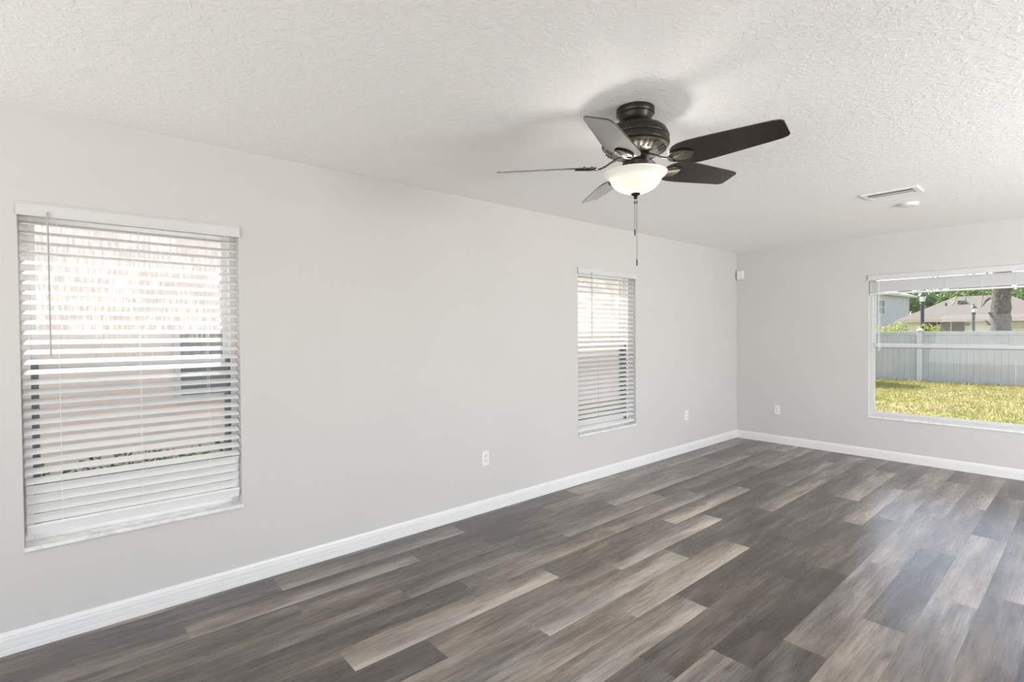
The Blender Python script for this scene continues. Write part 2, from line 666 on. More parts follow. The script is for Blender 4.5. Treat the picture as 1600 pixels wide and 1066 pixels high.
wall('wall_left', xf_left, YB - T, YE + T, [WA, WB], 'long pale grey wall with two narrow blind-covered windows')
wall('wall_end', xf_end, 0, XR + T, [WE], 'pale grey end wall with the wide garden window')
wall('wall_right', lambda p: (XR + p[1], p[0], p[2]), YB, YE, [(-1.2, 1.8, -0.1, 2.1), (2.4, 4.6, -0.1, 2.1)], 'wall beside the camera with openings added for fill lamps')  # holes here and in the back wall are added for the fill lamps
wall('wall_back', lambda p: (p[0], YB - p[1], p[2]), 0, XR + T, [(0.4, 4.8, -0.1, 2.15)], 'wall behind the camera with a wide opening added for a fill lamp')
tag(MB().box(-T, XR + T, YB - T, YE + T, H, H + 0.12).build('ceiling', 'ceiling_texture'), 'white knockdown textured ceiling', kind='structure')


def build_floor():
    W, LEN, X0 = 0.1818, 1.229, 0.0482
    rng = random.Random(7)
    # row -> one measured joint position; planks repeat every LEN
    joints = {0: 0.873, 1: 0.405, 2: 0.877, 3: 1.36, 4: 0.432, 5: 0.886, 6: 1.227, 7: 0.440, 8: 0.871, 9: 1.214,
              10: 0.62, 11: 0.908, 12: 1.215, 13: 0.460, 14: 0.985, 15: 1.209, 16: 0.30, 17: 0.72}
    # (row, plank start rounded) -> (tone, gradient) ; gradient > .5: lighter on the side away from the left wall
    known = {(0, 0.9): (0.42, 1.0), (1, 0.4): (0.46, 1.0), (1, -0.8): (0.40, 0.95), (0, -0.4): (0.22, 0.6), (2, 0.9): (0.36, 0.6),
             (4, 0.4): (0.22, 0.6), (5, 0.9): (0.66, 0.95), (6, -0.0): (0.22, 0.4), (3, 1.4): (0.36, 0.7), (3, 0.1): (0.34, 0.6),
             (6, 1.2): (0.46, 0.75), (7, 1.7): (0.66, 0.9), (7, 0.4): (0.50, 0.3), (8, 2.1): (0.64, 0.95), (9, 1.2): (0.62, 0.8),
             (6, 2.5): (0.60, 1.0), (7, 2.9): (0.24, 0.5), (8, 3.3): (0.22, 0.6), (9, 2.4): (0.16, 0.5), (10, 1.8): (0.24, 0.4),
             (10, 0.6): (0.34, 0.5), (11, 2.1): (0.12, 0.5), (11, 0.9): (0.52, 0.4), (12, 2.4): (0.50, 0.4), (13, 2.9): (0.30, 0.5),
             (14, 2.2): (0.52, 0.5), (15, 2.4): (0.32, 0.5), (13, 1.7): (0.55, 0.5), (4, 1.7): (0.46, 0.7), (4, 2.9): (0.50, 0.9),
             (5, 2.1): (0.32, 0.6), (5, 3.3): (0.55, 0.95), (3, 2.6): (0.5, 0.8), (8, 0.9): (0.55, 0.5), (9, 0.0): (0.3, 0.5),
             (10, 3.1): (0.2, 0.5), (11, 3.4): (0.3, 0.5), (9, 3.7): (0.26, 0.5), (8, 4.6): (0.28, 0.5), (7, 4.1): (0.5, 0.9),
             (2, -0.4): (0.30, 0.5), (3, -1.1): (0.42, 0.6), (2, 2.1): (0.28, 0.6), (1, 1.6): (0.2, 0.6), (0, 2.1): (0.18, 0.5)}
    vs, fs, uvs, cols = [], [], [], []
    row = -1
    while X0 + row * W < XR:
        x0, x1 = X0 + row * W, X0 + (row + 1) * W
        j = joints.get(row, rng.uniform(0, LEN))
        y = j - LEN * math.ceil((j - YB) / LEN)
        while y < YE:
            ya, yb = max(y, YB), min(y + LEN, YE)
            xa, xb = max(x0, 0.0), min(x1, XR)
            if yb > ya + 1e-4 and xb > xa + 1e-4:
                key = None
                for (kr, ky) in known:
                    if kr == row and abs(ky - y) < 0.12:
                        key = (kr, ky)
                tone, grad = known[key] if key else (rng.choice((0.18, 0.26, 0.34, 0.42, 0.5, 0.58)), rng.uniform(0.3, 0.95))
                o = len(vs)
                vs += [(xa, ya, 0), (xb, ya, 0), (xb, yb, 0), (xa, yb, 0)]
                fs.append((o, o + 1, o + 2, o + 3))
                uvs += [(xa - x0, ya - y), (xb - x0, ya - y), (xb - x0, yb - y), (xa - x0, yb - y)]
                cols.append((tone, rng.random(), grad, 1.0))
            y += LEN
        row += 1
    # slab underneath, so that the floor has thickness
    o = len(vs)
    vs += [(0, YB, -0.1), (XR, YB, -0.1), (XR, YE, -0.1), (0, YE, -0.1)]
    fs.append((o + 3, o + 2, o + 1, o))
    uvs += [(0, 0)] * 4
    cols.append((0.3, 0, 0.5, 1))
    me = bpy.data.meshes.new('floor')
    me.from_pydata(vs, [], fs)
    ul = me.uv_layers.new(name='plank')
    for i, q in enumerate(uvs):
        ul.data[i].uv = q
    at = me.attributes.new('tone', 'FLOAT_COLOR', 'FACE')
    for i, c in enumerate(cols):
        at.data[i].color = c
    me.materials.append(MATS['plank_vinyl'])
    ob = bpy.data.objects.new('floor', me)
    COL.objects.link(ob)
    tag(ob, 'grey brown wood-look plank floor', kind='structure')


build_floor()

# baseboards: square foot, two grooves and a stepped top (profile in v,w; v<0 is into the room)
BP = [(0, 0), (-0.013, 0), (-0.013, 0.022), (-0.0115, 0.024), (-0.0125, 0.027), (-0.0125, 0.050), (-0.011, 0.052), (-0.012, 0.055),
      (-0.012, 0.070), (-0.010, 0.073), (-0.0095, 0.084), (-0.006, 0.090), (-0.004, 0.098), (0, 0.100)]
tag(MB(xf_left).extrude(BP, YB, YE).build('baseboard_left', 'trim_paint'), 'white grooved baseboard along the long wall', kind='structure')
tag(MB(xf_end).extrude(BP, 0.0, XR).build('baseboard_end', 'trim_paint'), 'white grooved baseboard under the garden window', kind='structure')
tag(MB(lambda p: (XR + p[1], p[0], p[2])).extrude(BP, 1.8, 2.4).extrude(BP, 4.6, YE).build('baseboard_right', 'trim_paint'), 'white baseboard on the wall beside the camera', kind='structure')


# unseen overhang added outside to block the sun at the garden window
tag(MB().extrude([(YE + T, 2.62), (YE + T + 0.55, 2.52), (YE + T + 0.55, 2.70), (YE + T, 2.95)], -0.8, XR + 0.8).build('roof', 'stucco_white'), 'unseen white overhang added to keep sun off the garden window', kind='structure')

# ------------------------------------------------------------------ windows
def window(name, xf, W, label, zm, lower_mat, up_glass, low_glass, jamb_mat, F=0.030, ss=1.0):
    u0, u1, z0, z1 = W
    uc = (u0 + u1) / 2
    fmat = 'aluminium_white' if jamb_mat else 'aluminium_frame'
    root = empty(name, xf((uc, 0.0, z0)), label, kind='structure')
    fr = MB(xf)
    fr.box(u0, u0 + F, 0.095, 0.195, z0, z1).box(u1 - F, u1, 0.095, 0.195, z0, z1)
    fr.box(u0 + F, u1 - F, 0.095, 0.195, z1 - F, z1).box(u0 + F, u1 - F, 0.095, 0.195, z0, z0 + F)
    fr.build('window_frame', fmat, root, bevel=0.002)
    # upper (outer) sash
    a, b = u0 + F, u1 - F
    up = MB(xf)
    s = 0.022 * ss
    up.box(a, a + s, 0.150, 0.178, zm - 0.02, z1 - F).box(b - s, b, 0.150, 0.178, zm - 0.02, z1 - F)
    up.box(a + s, b - s, 0.150, 0.178, z1 - F - s, z1 - F).box(a + s, b - s, 0.150, 0.178, zm - 0.02, zm + 0.016)
    us = up.build('upper_sash', fmat, root, bevel=0.0015)
    MB(xf).box(a + s, b - s, 0.163, 0.167, zm + 0.016, z1 - F - s).build('glass_pane', up_glass, us)
    # lower (inner) sash
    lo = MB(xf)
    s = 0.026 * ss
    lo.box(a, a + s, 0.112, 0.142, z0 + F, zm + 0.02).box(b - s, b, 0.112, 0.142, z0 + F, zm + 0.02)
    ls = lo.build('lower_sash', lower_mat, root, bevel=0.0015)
    rl = MB(xf)
    rl.box(a + s, b - s, 0.112, 0.142, z0 + F, z0 + F + 0.034)
    rl.build('bottom_rail', fmat, ls, bevel=0.002)
    mr = MB(xf)
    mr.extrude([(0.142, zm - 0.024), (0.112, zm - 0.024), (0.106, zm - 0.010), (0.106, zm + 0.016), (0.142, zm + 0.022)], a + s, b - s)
    mr.build('meeting_rail', 'aluminium_frame' if lower_mat != 'aluminium_shaded' else 'aluminium_mid', ls, bevel=0.001)
    MB(xf).box(a + s, b - s, 0.116, 0.126, zm - 0.031, zm - 0.024).build('rail_shade_strip', 'aluminium_shaded', ls)  # dark strip standing in for the shade under the meeting rail
    MB(xf).box(a + s, b - s, 0.126, 0.130, z0 + F + 0.034, zm - 0.024).build('glass_pane', low_glass, ls)
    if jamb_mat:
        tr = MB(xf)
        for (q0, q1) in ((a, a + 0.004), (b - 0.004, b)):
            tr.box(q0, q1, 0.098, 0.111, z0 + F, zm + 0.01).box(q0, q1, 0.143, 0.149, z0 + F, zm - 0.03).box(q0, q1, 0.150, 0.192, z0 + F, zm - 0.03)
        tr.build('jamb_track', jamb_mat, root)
    # latch on the meeting rail
    la = MB(xf)
    for q in (uc - 0.2 * (u1 - u0), uc + 0.2 * (u1 - u0)):
        la.box(q - 0.03, q + 0.03, 0.100, 0.118, zm + 0.018, zm + 0.026).box(q - 0.006, q + 0.006, 0.094, 0.112, zm + 0.026, zm + 0.034)
    la.build('sash_latch', 'aluminium_mid', ls, bevel=0.001)
    # stone sill with a worn front edge
    MB(xf).box(u0 - 0.004, u1 + 0.004, -0.013, -0.0005, z0 - 0.016, z0 + 0.002).box(u0 + 0.0005, u1 - 0.0005, -0.0005, 0.0945, z0 - 0.013, z0 + 0.002).build('window_sill', 'marble_sill', root, bevel=0.002)
    return root


window('window_1', xf_left, WA, 'single-hung window nearest the camera behind open white blinds', 1.262, 'aluminium_shaded', 'glass_streaked', 'glass_clear', 'aluminium_shaded')
window('window_2', xf_left, WB, 'narrow single-hung window past the fan on the long wall', 1.262, 'aluminium_shaded', 'glass_streaked', 'glass_clear', 'aluminium_shaded')
window('window_3', xf_end, WE, 'wide single-hung window looking onto the lawn', 1.240, 'aluminium_frame', 'glass_hazy', 'glass_clear', None, F=0.016, ss=0.62)


# ------------------------------------------------------------------ blinds
def slat_profile(vc, wc, phi, chord=0.05, th=0.0028, crown=0.0025):
    pts_t, pts_b = [], []
    n = 5
    for i in range(n + 1):
        s = -chord / 2 + chord * i / n
        t = crown * (1 - (2 * s / chord) ** 2)
        pts_t.append((s, t + th / 2))
        pts_b.append((s, t - th / 2))
    c, sn = math.cos(phi), math.sin(phi)
    return [(vc + s * c - t * sn, wc + s * sn + t * c) for s, t in pts_t + pts_b[::-1]]


def blind(label, xf, W, slats, cords, wand_u, wand_z, rail_z, wand_mat, rail_phi=0.25):
    u0, u1, z0, z1 = W
    uc = (u0 + u1) / 2
    root = empty('window_blind', xf((uc, 0.035, z0)), label, 'blind')
    # valance with short returns, clipped over the head rail
    VP = [(-0.016, 1.953), (-0.016, 1.9585), (-0.0135, 1.9605), (-0.0135, 2.004), (-0.016, 2.006), (-0.016, 2.012), (-0.003, 2.012), (-0.003, 1.953)]
    MB(xf).extrude(VP, u0 - 0.003, u1 + 0.003).build('valance', 'valance_white', root, bevel=0.001)
    MB(xf).box(u0 + 0.006, u1 - 0.006, 0.008, 0.064, 1.960, 2.003).build('head_rail', 'blind_white', root, bevel=0.002)
    sl = MB(xf)
    for (z, phi) in slats:
        sl.extrude(slat_profile(0.037, z, phi), u0 + 0.008, u1 - 0.008, smooth=True)
    sl.build('slat_panel', 'blind_white', root)
    zlo, zhi = rail_z, 1.96
    for q in cords:
        lc = MB(xf)
        for v in (0.0115, 0.0625):
            lc.tube([(q, v, zlo + 0.01), (q, v, zhi)], 0.0009, 5)
        lc.build('ladder_cord', 'cord_white', root)
    br = MB(xf)
    hb, tb = 0.026, 0.009
    c, s_ = math.cos(rail_phi), math.sin(rail_phi)
    prof = [(0.037 + a * c - b * s_, rail_z + a * s_ + b * c) for a, b in ((-hb, -tb), (hb, -tb), (hb, tb), (-hb, tb))]
    br.extrude(prof, u0 + 0.008, u1 - 0.008)
    br.build('bottom_rail', 'blind_white', root, bevel=0.003)
    if wand_u is not None:
        wd = MB(xf)
        wd.tube([(wand_u, -0.0195, 1.957), (wand_u + 0.0006, -0.0195, 1.8), (wand_u + 0.001, -0.0195, wand_z + 0.03), (wand_u + 0.001, -0.0195, wand_z)],
                [0.0038, 0.0042, 0.0042, 0.0052], 6)
        w = wd.build('tilt_wand', wand_mat, root)
        MB(xf).tube([(wand_u, -0.0195, 1.957), (wand_u, -0.0195, 1.972), (wand_u, -0.008, 1.976)], 0.0035, 6).build('wand_hook', wand_mat, w)
    return root


PH = rad(23)
sa = [(1.928 - 0.0455 * k, PH) for k in range(27)]
sa += [(0.704 - 0.0445 * k, rad(-65)) for k in range(4)]
blind('white slatted blind at the window nearest the camera, lowest slats tipped shut', xf_left, WA, sa, (-0.03, 0.279, 0.58), -0.060, 1.316, 0.520, 'cord_grey', rail_phi=-1.2)
sb = [(1.928 - 0.0455 * k, PH) for k in range(31)]
blind('white slatted blind hanging in the narrow window past the ceiling fan', xf_left, WB, sb, (3.845, 4.19), 3.738, 1.326, 0.497, 'cord_grey')
# fully raised blind: slats stacked under the head rail
se = [(1.945 - 0.0042 * k, rad(1.0)) for k in range(29)]
eb = blind('raised white blind gathered at the top of the wide garden window', xf_end, WE, se, (1.62, 1.896, 2.134, 2.402, 2.646, 2.9), 1.577, 1.180, 1.808, 'cord_white', rail_phi=0.0)
for q in (1.896, 2.134, 2.402, 2.646, 2.9):
    lp = MB(xf_end)
    for k in range(6):
        z = 1.93 - 0.02 * k
        lp.tube([(q - 0.012, 0.012, z), (q - 0.006, 0.001, z - 0.006), (q + 0.006, 0.0005, z - 0.006), (q + 0.012, 0.012, z)], 0.0012, 5)
    lp.build('cord_loop', 'cord_white', eb)
MB(xf_end).tube([(1.592, -0.001, 1.95), (1.590, -0.002, 1.5), (1.592, -0.002, 1.225), (1.592, -0.002, 1.205)], [0.0012, 0.0012, 0.0012, 0.005], 6).build('lift_cord', 'cord_white', eb)
MB(xf_left).tube([(3.852, -0.0005, 1.15), (3.848, -0.0005, 0.62), (3.848, -0.0005, 0.60)], [0.0016, 0.0016, 0.007], 6).build('lift_cord', 'cord_grey', bpy.data.objects['window_blind.001'])


# ------------------------------------------------------------------ outlets, sensor
def outlet(xf, uc, zc, label):
    root = empty('wall_outlet', xf((uc, 0, zc)), label, 'outlet', 'white wall outlets')
    MB(xf).box(uc - 0.035, uc + 0.035, -0.006, 0, zc - 0.0575, zc + 0.0575).build('cover_plate', 'plastic_white', root, bevel=0.003)
    for s in (-1, 1):
        zz = zc + s * 0.0195
        prof = [(0.0165 * math.cos(a), 0.0142 * math.sin(a)) for a in [2 * PI * i / 20 for i in range(20)]]
        b = MB(xf)
        n = len(prof)
        vs = [(uc + x, -0.006, zz + z) for x, z in prof] + [(uc + x, -0.0085, zz + z) for x, z in prof]
        b.add(vs, [(i, (i + 1) % n, n + (i + 1) % n, n + i) for i in range(n)] + [tuple(range(n, 2 * n))])
        sl = b
        sl.cur = 1
        sl.box(uc - 0.0075, uc - 0.0055, -0.0089, -0.0080, zz - 0.001, zz + 0.007).box(uc + 0.0055, uc + 0.0075, -0.0089, -0.0080, zz - 0.001, zz + 0.006)
        sl.box(uc - 0.002, uc + 0.002, -0.0089, -0.0080, zz - 0.009, zz - 0.005)
        sl.build('receptacle', ('receptacle_white', 'slot_dark'), root)
    MB(xf).box(uc - 0.0025, uc + 0.0025, -0.0075, -0.006, zc - 0.0025, zc + 0.0025).build('screw', 'aluminium_mid', root)
    return root


outlet(xf_left, 2.466, 0.425, 'white duplex outlet low on the long wall between the two windows')
outlet(xf_left, 5.440, 0.430, 'white duplex outlet on the long wall close to the far corner')
outlet(xf_end, 0.515, 0.420, 'white duplex outlet on the end wall left of the garden window')

ms = empty('motion_sensor', xf_end((0.059, 0, 2.085)), 'small white motion sensor box high in the far corner', 'sensor')
MB(xf_end).extrude([(0, 2.083), (-0.030, 2.083), (-0.045, 2.105), (-0.045, 2.185), (-0.028, 2.205), (0, 2.205)], 0.018, 0.100).build('housing', 'plastic_white', ms, bevel=0.005, bseg=3)
MB(xf_end).box(0.034, 0.084, -0.0475, -0.044, 2.110, 2.150).build('lens', 'plastic_white', ms, bevel=0.001)


# ------------------------------------------------------------------ ceiling vent + smoke detector
VX0, VX1, VY0, VY1 = 1.957, 2.304, 4.577, 4.790
vt = empty('ceiling_vent', ((VX0 + VX1) / 2, (VY0 + VY1) / 2, H), 'white rectangular air vent in the ceiling beyond the fan', 'vent')
fm = MB()
zb = H - 0.012
fr_x, fr_y = 0.036, 0.034
for (a0, a1, b0, b1) in ((VX0, VX0 + fr_x, VY0, VY1), (VX1 - fr_x, VX1, VY0, VY1), (VX0 + fr_x, VX1 - fr_x, VY0, VY0 + fr_y), (VX0 + fr_x, VX1 - fr_x, VY1 - fr_y, VY1)):
    fm.box(a0, a1, b0, b1, zb, H - 0.0005)
fm.build('frame', 'vent_white', vt, bevel=0.003)
MB().box(VX0 + fr_x, VX1 - fr_x, VY0 + fr_y, VY1 - fr_y, H - 0.002, H - 0.0005).build('duct_shadow_sheet', 'vent_shadow', vt)  # dark sheet standing in for the unlit duct above the louver
lv = MB()
for yb, ye_, drop in ((4.6265, 4.757, 0.0095),):
    prof = []
    for i in range(9):
        a = i / 8
        prof.append((yb + (ye_ - yb) * a, H - 0.0135 + drop * a ** 1.6))
    prof += [(q + 0.0002, z - 0.0014) for q, z in prof[::-1]]
    lv.extrude(prof, VX0 + fr_x + 0.001, VX1 - fr_x - 0.001)
lv.build('louver', 'louver_shaded', vt)
for px in (VX0 + 0.018, VX1 - 0.018):
    MB().lathe([(0.004, zb - 0.0012), (0.004, zb)], px, (VY0 + VY1) / 2, 12).build('screw', 'aluminium_mid', vt)
sm = empty('smoke_detector', (2.133, 5.19, H), 'flat round white smoke detector on the ceiling behind the vent', 'smoke detector')
MB().lathe([(0.046, H - 0.024), (0.058, H - 0.021), (0.064, H - 0.014), (0.065, H - 0.007), (0.069, H - 0.005), (0.069, H - 0.0003)], 2.133, 5.19, 40).build('housing', 'plastic_white', sm)
MB().lathe([(0.008, H - 0.0262), (0.009, H - 0.024)], 2.133, 5.19, 16).build('test_button', 'receptacle_white', sm)



# ------------------------------------------------------------------ ceiling fan
HX, HY = 1.750, 2.000
fan = empty('ceiling_fan', (HX, HY, H), 'dark bronze five-blade ceiling fan with lit white glass bowl', 'ceiling fan')
MB().lathe([(0.086, H - 0.0005), (0.0865, H - 0.010), (0.086, H - 0.026), (0.0835, H - 0.029), (0.080, H - 0.030), (0.078, H - 0.033),
            (0.074, H - 0.046), (0.066, H - 0.058), (0.055, H - 0.068), (0.047, H - 0.074)], HX, HY, 56).build('ceiling_canopy', 'bronze', fan)
MB().lathe([(0.040, 2.372), (0.040, 2.352)], HX, HY, 32).build('downrod', 'bronze', fan)
motor = MB().lathe([(0.046, 2.362), (0.075, 2.361), (0.100, 2.357), (0.124, 2.348), (0.140, 2.334), (0.147, 2.318), (0.148, 2.312), (0.151, 2.310),
                    (0.1525, 2.304), (0.151, 2.299), (0.149, 2.297), (0.153, 2.288), (0.154, 2.276), (0.152, 2.268), (0.146, 2.262)],
                   HX, HY, 64).build('motor_housing', 'bronze', fan)
vr = MB().lathe([(0.146, 2.264), (0.140, 2.254), (0.122, 2.241), (0.100, 2.233), (0.062, 2.231)], HX, HY, 64)
slm = vr
slm.cur = 1
for k in range(30):
    if k % 6 in (0,):
        continue
    a = 2 * PI * k / 30
    ca, sa_ = math.cos(a), math.sin(a)
    t = Vector((-sa_, ca, 0)) * 0.0062
    d = Vector((ca, sa_, 0))
    p0, p1 = Vector((HX, HY, 2.2325)) + d * 0.108, Vector((HX, HY, 2.2500)) + d * 0.1385
    n = Vector((ca * 0.5, sa_ * 0.5, -0.86)) * 0.002
    q = [p0 - t, p0 + t, p1 + t, p1 - t]
    vs = [x + n for x in q] + [x - n * 1.5 for x in q]
    slm.add(vs, [(0, 1, 2, 3), (7, 6, 5, 4), (0, 4, 5, 1), (1, 5, 6, 2), (2, 6, 7, 3), (3, 7, 4, 0)])
slm.build('vent_ring', ('bronze_light', 'slot_dark'), motor)
MB().lathe([(0.060, 2.233), (0.064, 2.226), (0.064, 2.214), (0.048, 2.212)], HX, HY, 40).build('flywheel', 'bronze', fan)
MB().lathe([(0.040, 2.216), (0.040, 2.206), (0.052, 2.202), (0.059, 2.196), (0.061, 2.180), (0.061, 2.150), (0.048, 2.145), (0.020, 2.143)], HX, HY, 40).build('switch_housing', 'bronze', fan)
# glass bowl: flared lip, bell body, real wall thickness
outer = [(0.1440, 2.1455), (0.1435, 2.1420), (0.1385, 2.1350), (0.1280, 2.1280), (0.1200, 2.1190), (0.1140, 2.1080), (0.1060, 2.0950), (0.0930, 2.0810), (0.0740, 2.0680),
         (0.0500, 2.0580), (0.0220, 2.0530), (0.006, 2.0525)]
inner = [(max(r - 0.004, 0.006), z + 0.004) for r, z in outer[::-1]]
inner[-1] = (0.1400, 2.1465)
MB().lathe(outer + inner, HX, HY, 64, cap0=False, cap1=False).build('glass_bowl', 'frosted_glass_lit', fan)
MB().lathe([(0.004, 2.150), (0.004, 2.052)], HX, HY, 10).build('center_stem', 'bronze', fan)
MB().lathe([(0.021, 2.0525), (0.021, 2.0490), (0.016, 2.0440), (0.009, 2.0410), (0.007, 2.0380), (0.0095, 2.0345), (0.0090, 2.0305), (0.004, 2.0270)], HX, HY, 28).build('finial', 'bronze', fan)
for (ox, oy, zend) in ((-0.0035, -0.001, 1.858), (0.0045, 0.003, 1.718)):
    cx, cy = HX + ox, HY + oy
    ch = MB().tube([(cx, cy, 2.034), (cx, cy, zend + 0.03)], 0.0011, 6)
    z = 2.03
    while z > zend + 0.03:
        ch.sphere((cx, cy, z), 0.0017, 6, 4)
        z -= 0.009
    c_ = ch.build('pull_chain', 'chain_metal', fan)
    MB().lathe([(0.0012, zend + 0.032), (0.0028, zend + 0.026), (0.0032, zend + 0.010), (0.0022, zend)], cx, cy, 10).build('chain_pendant', 'bronze', c_)
    MB().lathe([(0.0022, 2.018), (0.0032, 2.012), (0.0022, 2.004)], cx, cy, 8).build('chain_connector', 'bronze', c_)


def bulb(ang):
    c = Vector((HX + 0.055 * math.cos(ang), HY + 0.055 * math.sin(ang), 2.108))
    d = bpy.data.lights.new('bulb', 'POINT')
    d.energy = BULB_W
    d.shadow_soft_size = 0.028
    d.color = (1.0, 0.96, 0.90)
    o = bpy.data.objects.new('bulb', d)
    o.location = c
    COL.objects.link(o)


for k in range(2):
    bulb(k * PI + 0.9)

# blades: petal outline (radius along x, chord along y), each at its own droop as in the photograph
OUT = [(0.178, 0.030), (0.188, 0.047), (0.208, 0.065), (0.238, 0.077), (0.275, 0.0815), (0.33, 0.080), (0.41, 0.0745), (0.50, 0.0675), (0.57, 0.0625), (0.610, 0.059), (0.632, 0.053), (0.643, 0.042)]
BL_PITCH = rad(17)
blade_specs = [(5.53, 0.0), (77.53, 0.030), (149.53, 0.0), (221.53, 0.0), (293.53, -0.018)]
for ang, dz in blade_specs:
    A = rad(ang)
    a = Vector((math.cos(A), math.sin(A), 0))
    droop = Vector((0, 0, dz / 0.64))
    ax = (a + droop).normalized()
    s = Vector((-math.sin(A), math.cos(A), 0))
    c = s * math.cos(BL_PITCH) - Vector((0, 0, 1)) * math.sin(BL_PITCH)
    nn = ax.cross(c).normalized()
    base = Vector((HX, HY, 2.180))

    def P(r, t, h, base=base, ax=ax, c=c, nn=nn):
        return base + ax * r + c * t + nn * h
    top = [(r, t) for r, t in OUT] + [(r, -t) for r, t in OUT[::-1]]
    n = len(top)
    b = MB()
    vs = [P(r, t, 0.003) for r, t in top] + [P(r, t, -0.003) for r, t in top]
    fs = [tuple(range(n)), tuple(range(n, 2 * n))[::-1]] + [(i, n + i, n + (i + 1) % n, (i + 1) % n) for i in range(n)]
    b.add(vs, fs)
    bo = b.build('blade', 'blade_espresso', fan, bevel=0.0015)
    # bracket: arm curving down from the flywheel, oval shell plate under the blade, raised rim
    br = MB()
    path = [(0.058, 2.219), (0.085, 2.213), (0.112, 2.199), (0.135, 2.184), (0.160, 2.173), (0.185, 2.169)]
    wd = [0.016, 0.014, 0.012, 0.012, 0.015, 0.022]
    vs, fs = [], []
    for i, (r, z) in enumerate(path):
        k = max(0.0, min(1.0, (r - 0.09) / 0.09))
        side = (s * (1 - k) + c * k).normalized()
        zz = z + dz * r / 0.64
        for t, h in ((-wd[i], 0.004), (wd[i], 0.004), (wd[i], -0.004), (-wd[i], -0.004)):
            vs.append(Vector((HX, HY, zz)) + a * r + side * t + Vector((0, 0, h)))
    for i in range(len(path) - 1):
        for j in range(4):
            j2 = (j + 1) % 4
            fs.append((i * 4 + j, i * 4 + j2, (i + 1) * 4 + j2, (i + 1) * 4 + j))
    fs += [(3, 2, 1, 0), tuple(range((len(path) - 1) * 4, len(path) * 4))]
    br.add(vs, fs)
    bro = br.build('blade_bracket', 'bronze', bo, bevel=0.0015)
    pl = MB()
    m = 28
    ell = [(0.222 + 0.052 * math.cos(2 * PI * i / m), 0.036 * math.sin(2 * PI * i / m)) for i in range(m)]
    vs = [P(r, t, -0.0032) for r, t in ell] + [P(r, t, -0.0075) for r, t in ell] + [P(0.222, 0, -0.011)]
    fs = [(i, (i + 1) % m, m + (i + 1) % m, m + i) for i in range(m)] + [(m + i, m + (i + 1) % m, 2 * m) for i in range(m)]
    fs.append(tuple(range(m))[::-1])
    pl.add(vs, fs, True)
    for i in range(5):
        f = (i - 2) * 0.3
        pl.tube([P(0.178, 0.0, -0.0095), P(0.215, 0.018 * f * 1.2, -0.0118), P(0.264 - abs(f) * 0.010, 0.030 * f * 1.4, -0.0085)], 0.0025, 6)
    pl.build('bracket_plate', 'bronze_light', bo)
    rm = MB()
    ring = [P(0.222 + 0.055 * math.cos(2 * PI * i / m), 0.039 * math.sin(2 * PI * i / m), -0.0065) for i in range(m + 1)]
    rm.tube(ring, 0.0038, 6, caps=False)
    rm.build('bracket_rim', 'bronze', bo)
    for (r, t) in ((0.200, 0.0), (0.235, 0.020), (0.235, -0.020)):
        MB().tube([P(r, t, 0.003), P(r, t, 0.0075)], 0.005, 8).build('screw', 'bronze', bo)

# ------------------------------------------------------------------ unseen glazed door, added to go with the fill lamp
dr = empty('added_door_1', (XR + 0.1, 0.3, 0), 'unseen sliding glass door added for a fill lamp', kind='structure')
d = MB()
for (a0, a1) in ((-1.2, -1.14), (0.26, 0.34), (1.74, 1.8)):
    d.box(XR + 0.06, XR + 0.14, a0, a1, 0.0, 2.1)
d.box(XR + 0.06, XR + 0.14, -1.14, 1.74, 2.04, 2.1).box(XR + 0.06, XR + 0.14, -1.14, 1.74, 0.0, 0.05)
d.build('door_frame', 'aluminium_white', dr)
MB().box(XR + 0.098, XR + 0.102, -1.14, 0.26, 0.05, 2.04).build('glass_pane', 'glass_clear', dr)
MB().box(XR + 0.098, XR + 0.102, 0.34, 1.74, 0.05, 2.04).build('glass_pane', 'glass_clear', dr)

# ------------------------------------------------------------------ outside: ground, fence
rng = random.Random(3)


def ground_z(x, y):
    return -0.20 - 0.16 * max(0.0, min(1.0, (y - 7.0) / 15.0)) - (0.06 * max(0.0, min(1.0, (-x - 0.5) / 3.0)) if y < 7 else 0.0)


gx = [-30, -12, -8, -5, -4, -3, -2, -1, -0.25]
gx += [0.5 * k for k in range(0, 26)] + [16, 24, 40]
gy = [-14, -8, -4, -2] + [0.5 * k for k in range(-2, 48)] + [26, 30, 36, 44, 55, 70, 100]
vs, fs = [], []
for y in gy:
    for x in gx:
        vs.append((x, y, ground_z(x, y) + 0.02 * mnoise.noise(Vector((x * 0.9, y * 0.9, 0)))))
nx = len(gx)
for j in range(len(gy) - 1):
    for i in range(nx - 1):
        fs.append((j * nx + i, j * nx + i + 1, (j + 1) * nx + i + 1, (j + 1) * nx + i))
lg = MB().add(vs, fs, True).build('lawn', 'lawn_ground', recalc=False)
tag(lg, 'sunlit yellow-green lawn outside the windows', kind='structure')

